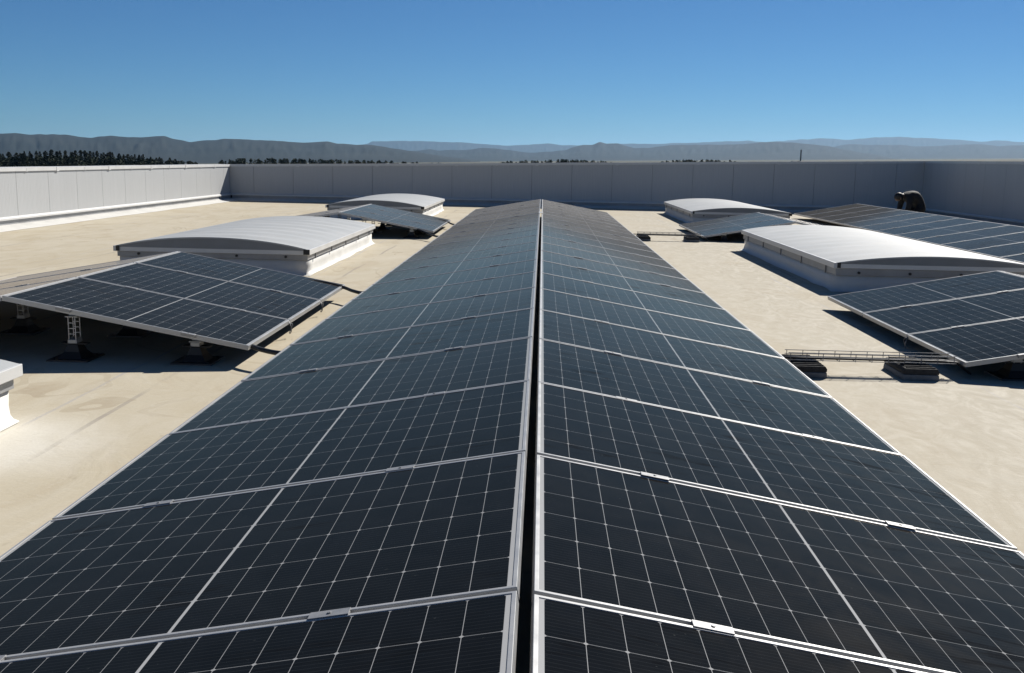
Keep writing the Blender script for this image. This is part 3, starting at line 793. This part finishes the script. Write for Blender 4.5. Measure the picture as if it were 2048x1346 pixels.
# the knoll that carries them
def knoll(name, a0, a1, r0, wid, T, dz):
    vs = []; fs = []; na = 60; nr = 8
    for i in range(na + 1):
        a = a0 + (a1 - a0) * i / na; e = min(1, i / 6, (na - i) / 6)
        hh = interp(a, T) * r0 + 1.445 + dz
        for j in range(nr + 1):
            s = -1 + 2 * j / nr; r = r0 + s * wid
            z = GZ - 0.5 + max(0, hh - GZ) * e * (math.cos(s * PI) * 0.5 + 0.5) + noise.noise(Vector((a * 3, s * 4, 1))) * 0.5
            vs.append((math.sin(R(a)) * r, math.cos(R(a)) * r, z))
    m = nr + 1
    for i in range(na):
        for j in range(nr): fs.append((i * m + j, (i + 1) * m + j, (i + 1) * m + j + 1, i * m + j + 1))
    b = MB(); b.add(vs, fs)
    tag(env(b.build(name, MAT['hill'], None, True)), 'low rise of dark scrub under the trees beyond the roof', None, None, 'structure')
knoll('terrain', -34, -4.0, 690, 140, topline + [(-17, .0003), (-10, -.001), (-5, -.004)], -9.0)

def woodland(label, a0, a1, r0, T, count, seed):
    rnd = random.Random(seed); b = MB()
    for i in range(count):
        a = rnd.uniform(a0, a1); r = r0 + rnd.uniform(-30, 40)
        e = min(1, (a - a0) / 0.6, (a1 - a) / 0.6)
        top = interp(a, T) * r + 1.445 - rnd.random() ** 2 * 3.0 - (1 - e) * 2.0
        w_ = rnd.uniform(1.6, 3.4); hh = rnd.uniform(3.5, 6.5)
        cx, cy = math.sin(R(a)) * r, math.cos(R(a)) * r
        for k in range(70):
            t = rnd.random(); rr = w_ * math.sqrt(max(0, 1 - (2 * t - 0.9) ** 2 * 0.8)) * math.sqrt(rnd.random()) * (1 - 0.5 * t); an = rnd.uniform(0, 2 * PI)
            c = Vector((cx + math.cos(an) * rr, cy + math.sin(an) * rr, top - hh * (1 - t)))
            s = rnd.uniform(0.35, 0.85)
            d1 = Vector((rnd.uniform(-1, 1), rnd.uniform(-1, 1), rnd.uniform(-0.6, 0.8))).normalized() * s
            d2 = Vector((rnd.uniform(-1, 1), rnd.uniform(-1, 1), rnd.uniform(-0.6, 0.8))).normalized() * s * 0.8
            b.add([c - d1, c + d2, c + d1, c - d2], [(0, 1, 2, 3)])
        b.tube([(cx, cy, GZ - 4), (cx, cy, top - hh * 0.3)], 0.25, 4)
    o = b.build('woodland', MAT['leaves'])
    tag(env(o), label, 'woodland', None, 'stuff')
woodland('dark scrubby wood at the foot of the pines beyond the left wall', -29.5, -18.5, 640, [(-29.5, .0030), (-27, .0052), (-25, .0058), (-22.8, .0042), (-21.2, .0026), (-20.0, .0012), (-18, .0000)], 260, 3)
woodland('dark treeline above the left part of the far wall', -17.6, -5.2, 720, [(-17.5, .0030), (-16.8, .0026), (-15, .0024), (-14.4, .0026), (-12.5, .0014), (-10.7, .0010), (-8, -.0006), (-6, -.0022), (-5, -.003)], 170, 11)
woodland('dark treeline above the middle of the far wall', -2.7, 4.2, 900, [(-2.7, -.0018), (-1.5, -.0008), (-0.2, -.0002), (1.2, .0004), (2.4, -.0006), (3.3, -.0012), (4.2, -.0022)], 110, 17)
woodland('thin dark treeline above the right part of the far wall', 6.2, 10.9, 1000, [(6.2, -.0016), (7.4, -.0008), (8.6, -.0002), (9.6, -.0008), (10.9, -.0020)], 70, 23)

# distant chimney on the plain
t = empty('chimney_stack'); rr, aa = 2400, 13.95
t.location = env_pt(math.sin(R(aa)) * rr, math.cos(R(aa)) * rr, GZ)
tag(t, 'lone grey industrial chimney standing on the plain beyond the far wall', 'chimney')
b = MB(); b.tube([(0, 0, 0), (0, 0, 12), (0, 0, 33)], [1.9, 1.7, 1.5], 14); b.build('shaft', worn('chimney_concrete', (0.10, 0.10, 0.10, 1), 0.9), t)
b = MB(); b.tube([(0, 0, 33), (0, 0, 34)], 1.65, 14); b.build('rim', MAT['gable'], t)
t = empty('factory_shed'); t.location = env_pt(math.sin(R(aa + 0.12)) * rr, math.cos(R(aa + 0.12)) * rr, GZ)
tag(t, 'low dark factory shed at the foot of the lone chimney', 'building')
b = MB(); b.box(-24, 24, -9, 9, 0, 7.6); b.build('wall', MAT['gable'], t)
b = MB(); b.prism([(-9.4, 7.6), (9.4, 7.6), (0, 9.2)], 'x', -24.5, 24.5); b.build('roof', MAT['rubber'], t)

# ------------------------------------------------------------------ air
m = bpy.data.materials.new('haze_air'); m.use_nodes = True; t = m.node_tree; t.nodes.clear()
ou = t.nodes.new('ShaderNodeOutputMaterial'); pv = t.nodes.new('ShaderNodeVolumePrincipled')
pv.inputs['Color'].default_value = (0.36, 0.60, 0.88, 1); pv.inputs['Density'].default_value = 1.75e-5
pv.inputs['Anisotropy'].default_value = 0.28
t.links.new(pv.outputs[0], ou.inputs['Volume'])
b = MB(); b.box(-55000, 55000, -53000, 55000, GZ - 12, 800)
h = b.build('haze', m); h.display_type = 'WIRE'
tag(env(h), 'thin blue haze over the plain', None, None, 'stuff')
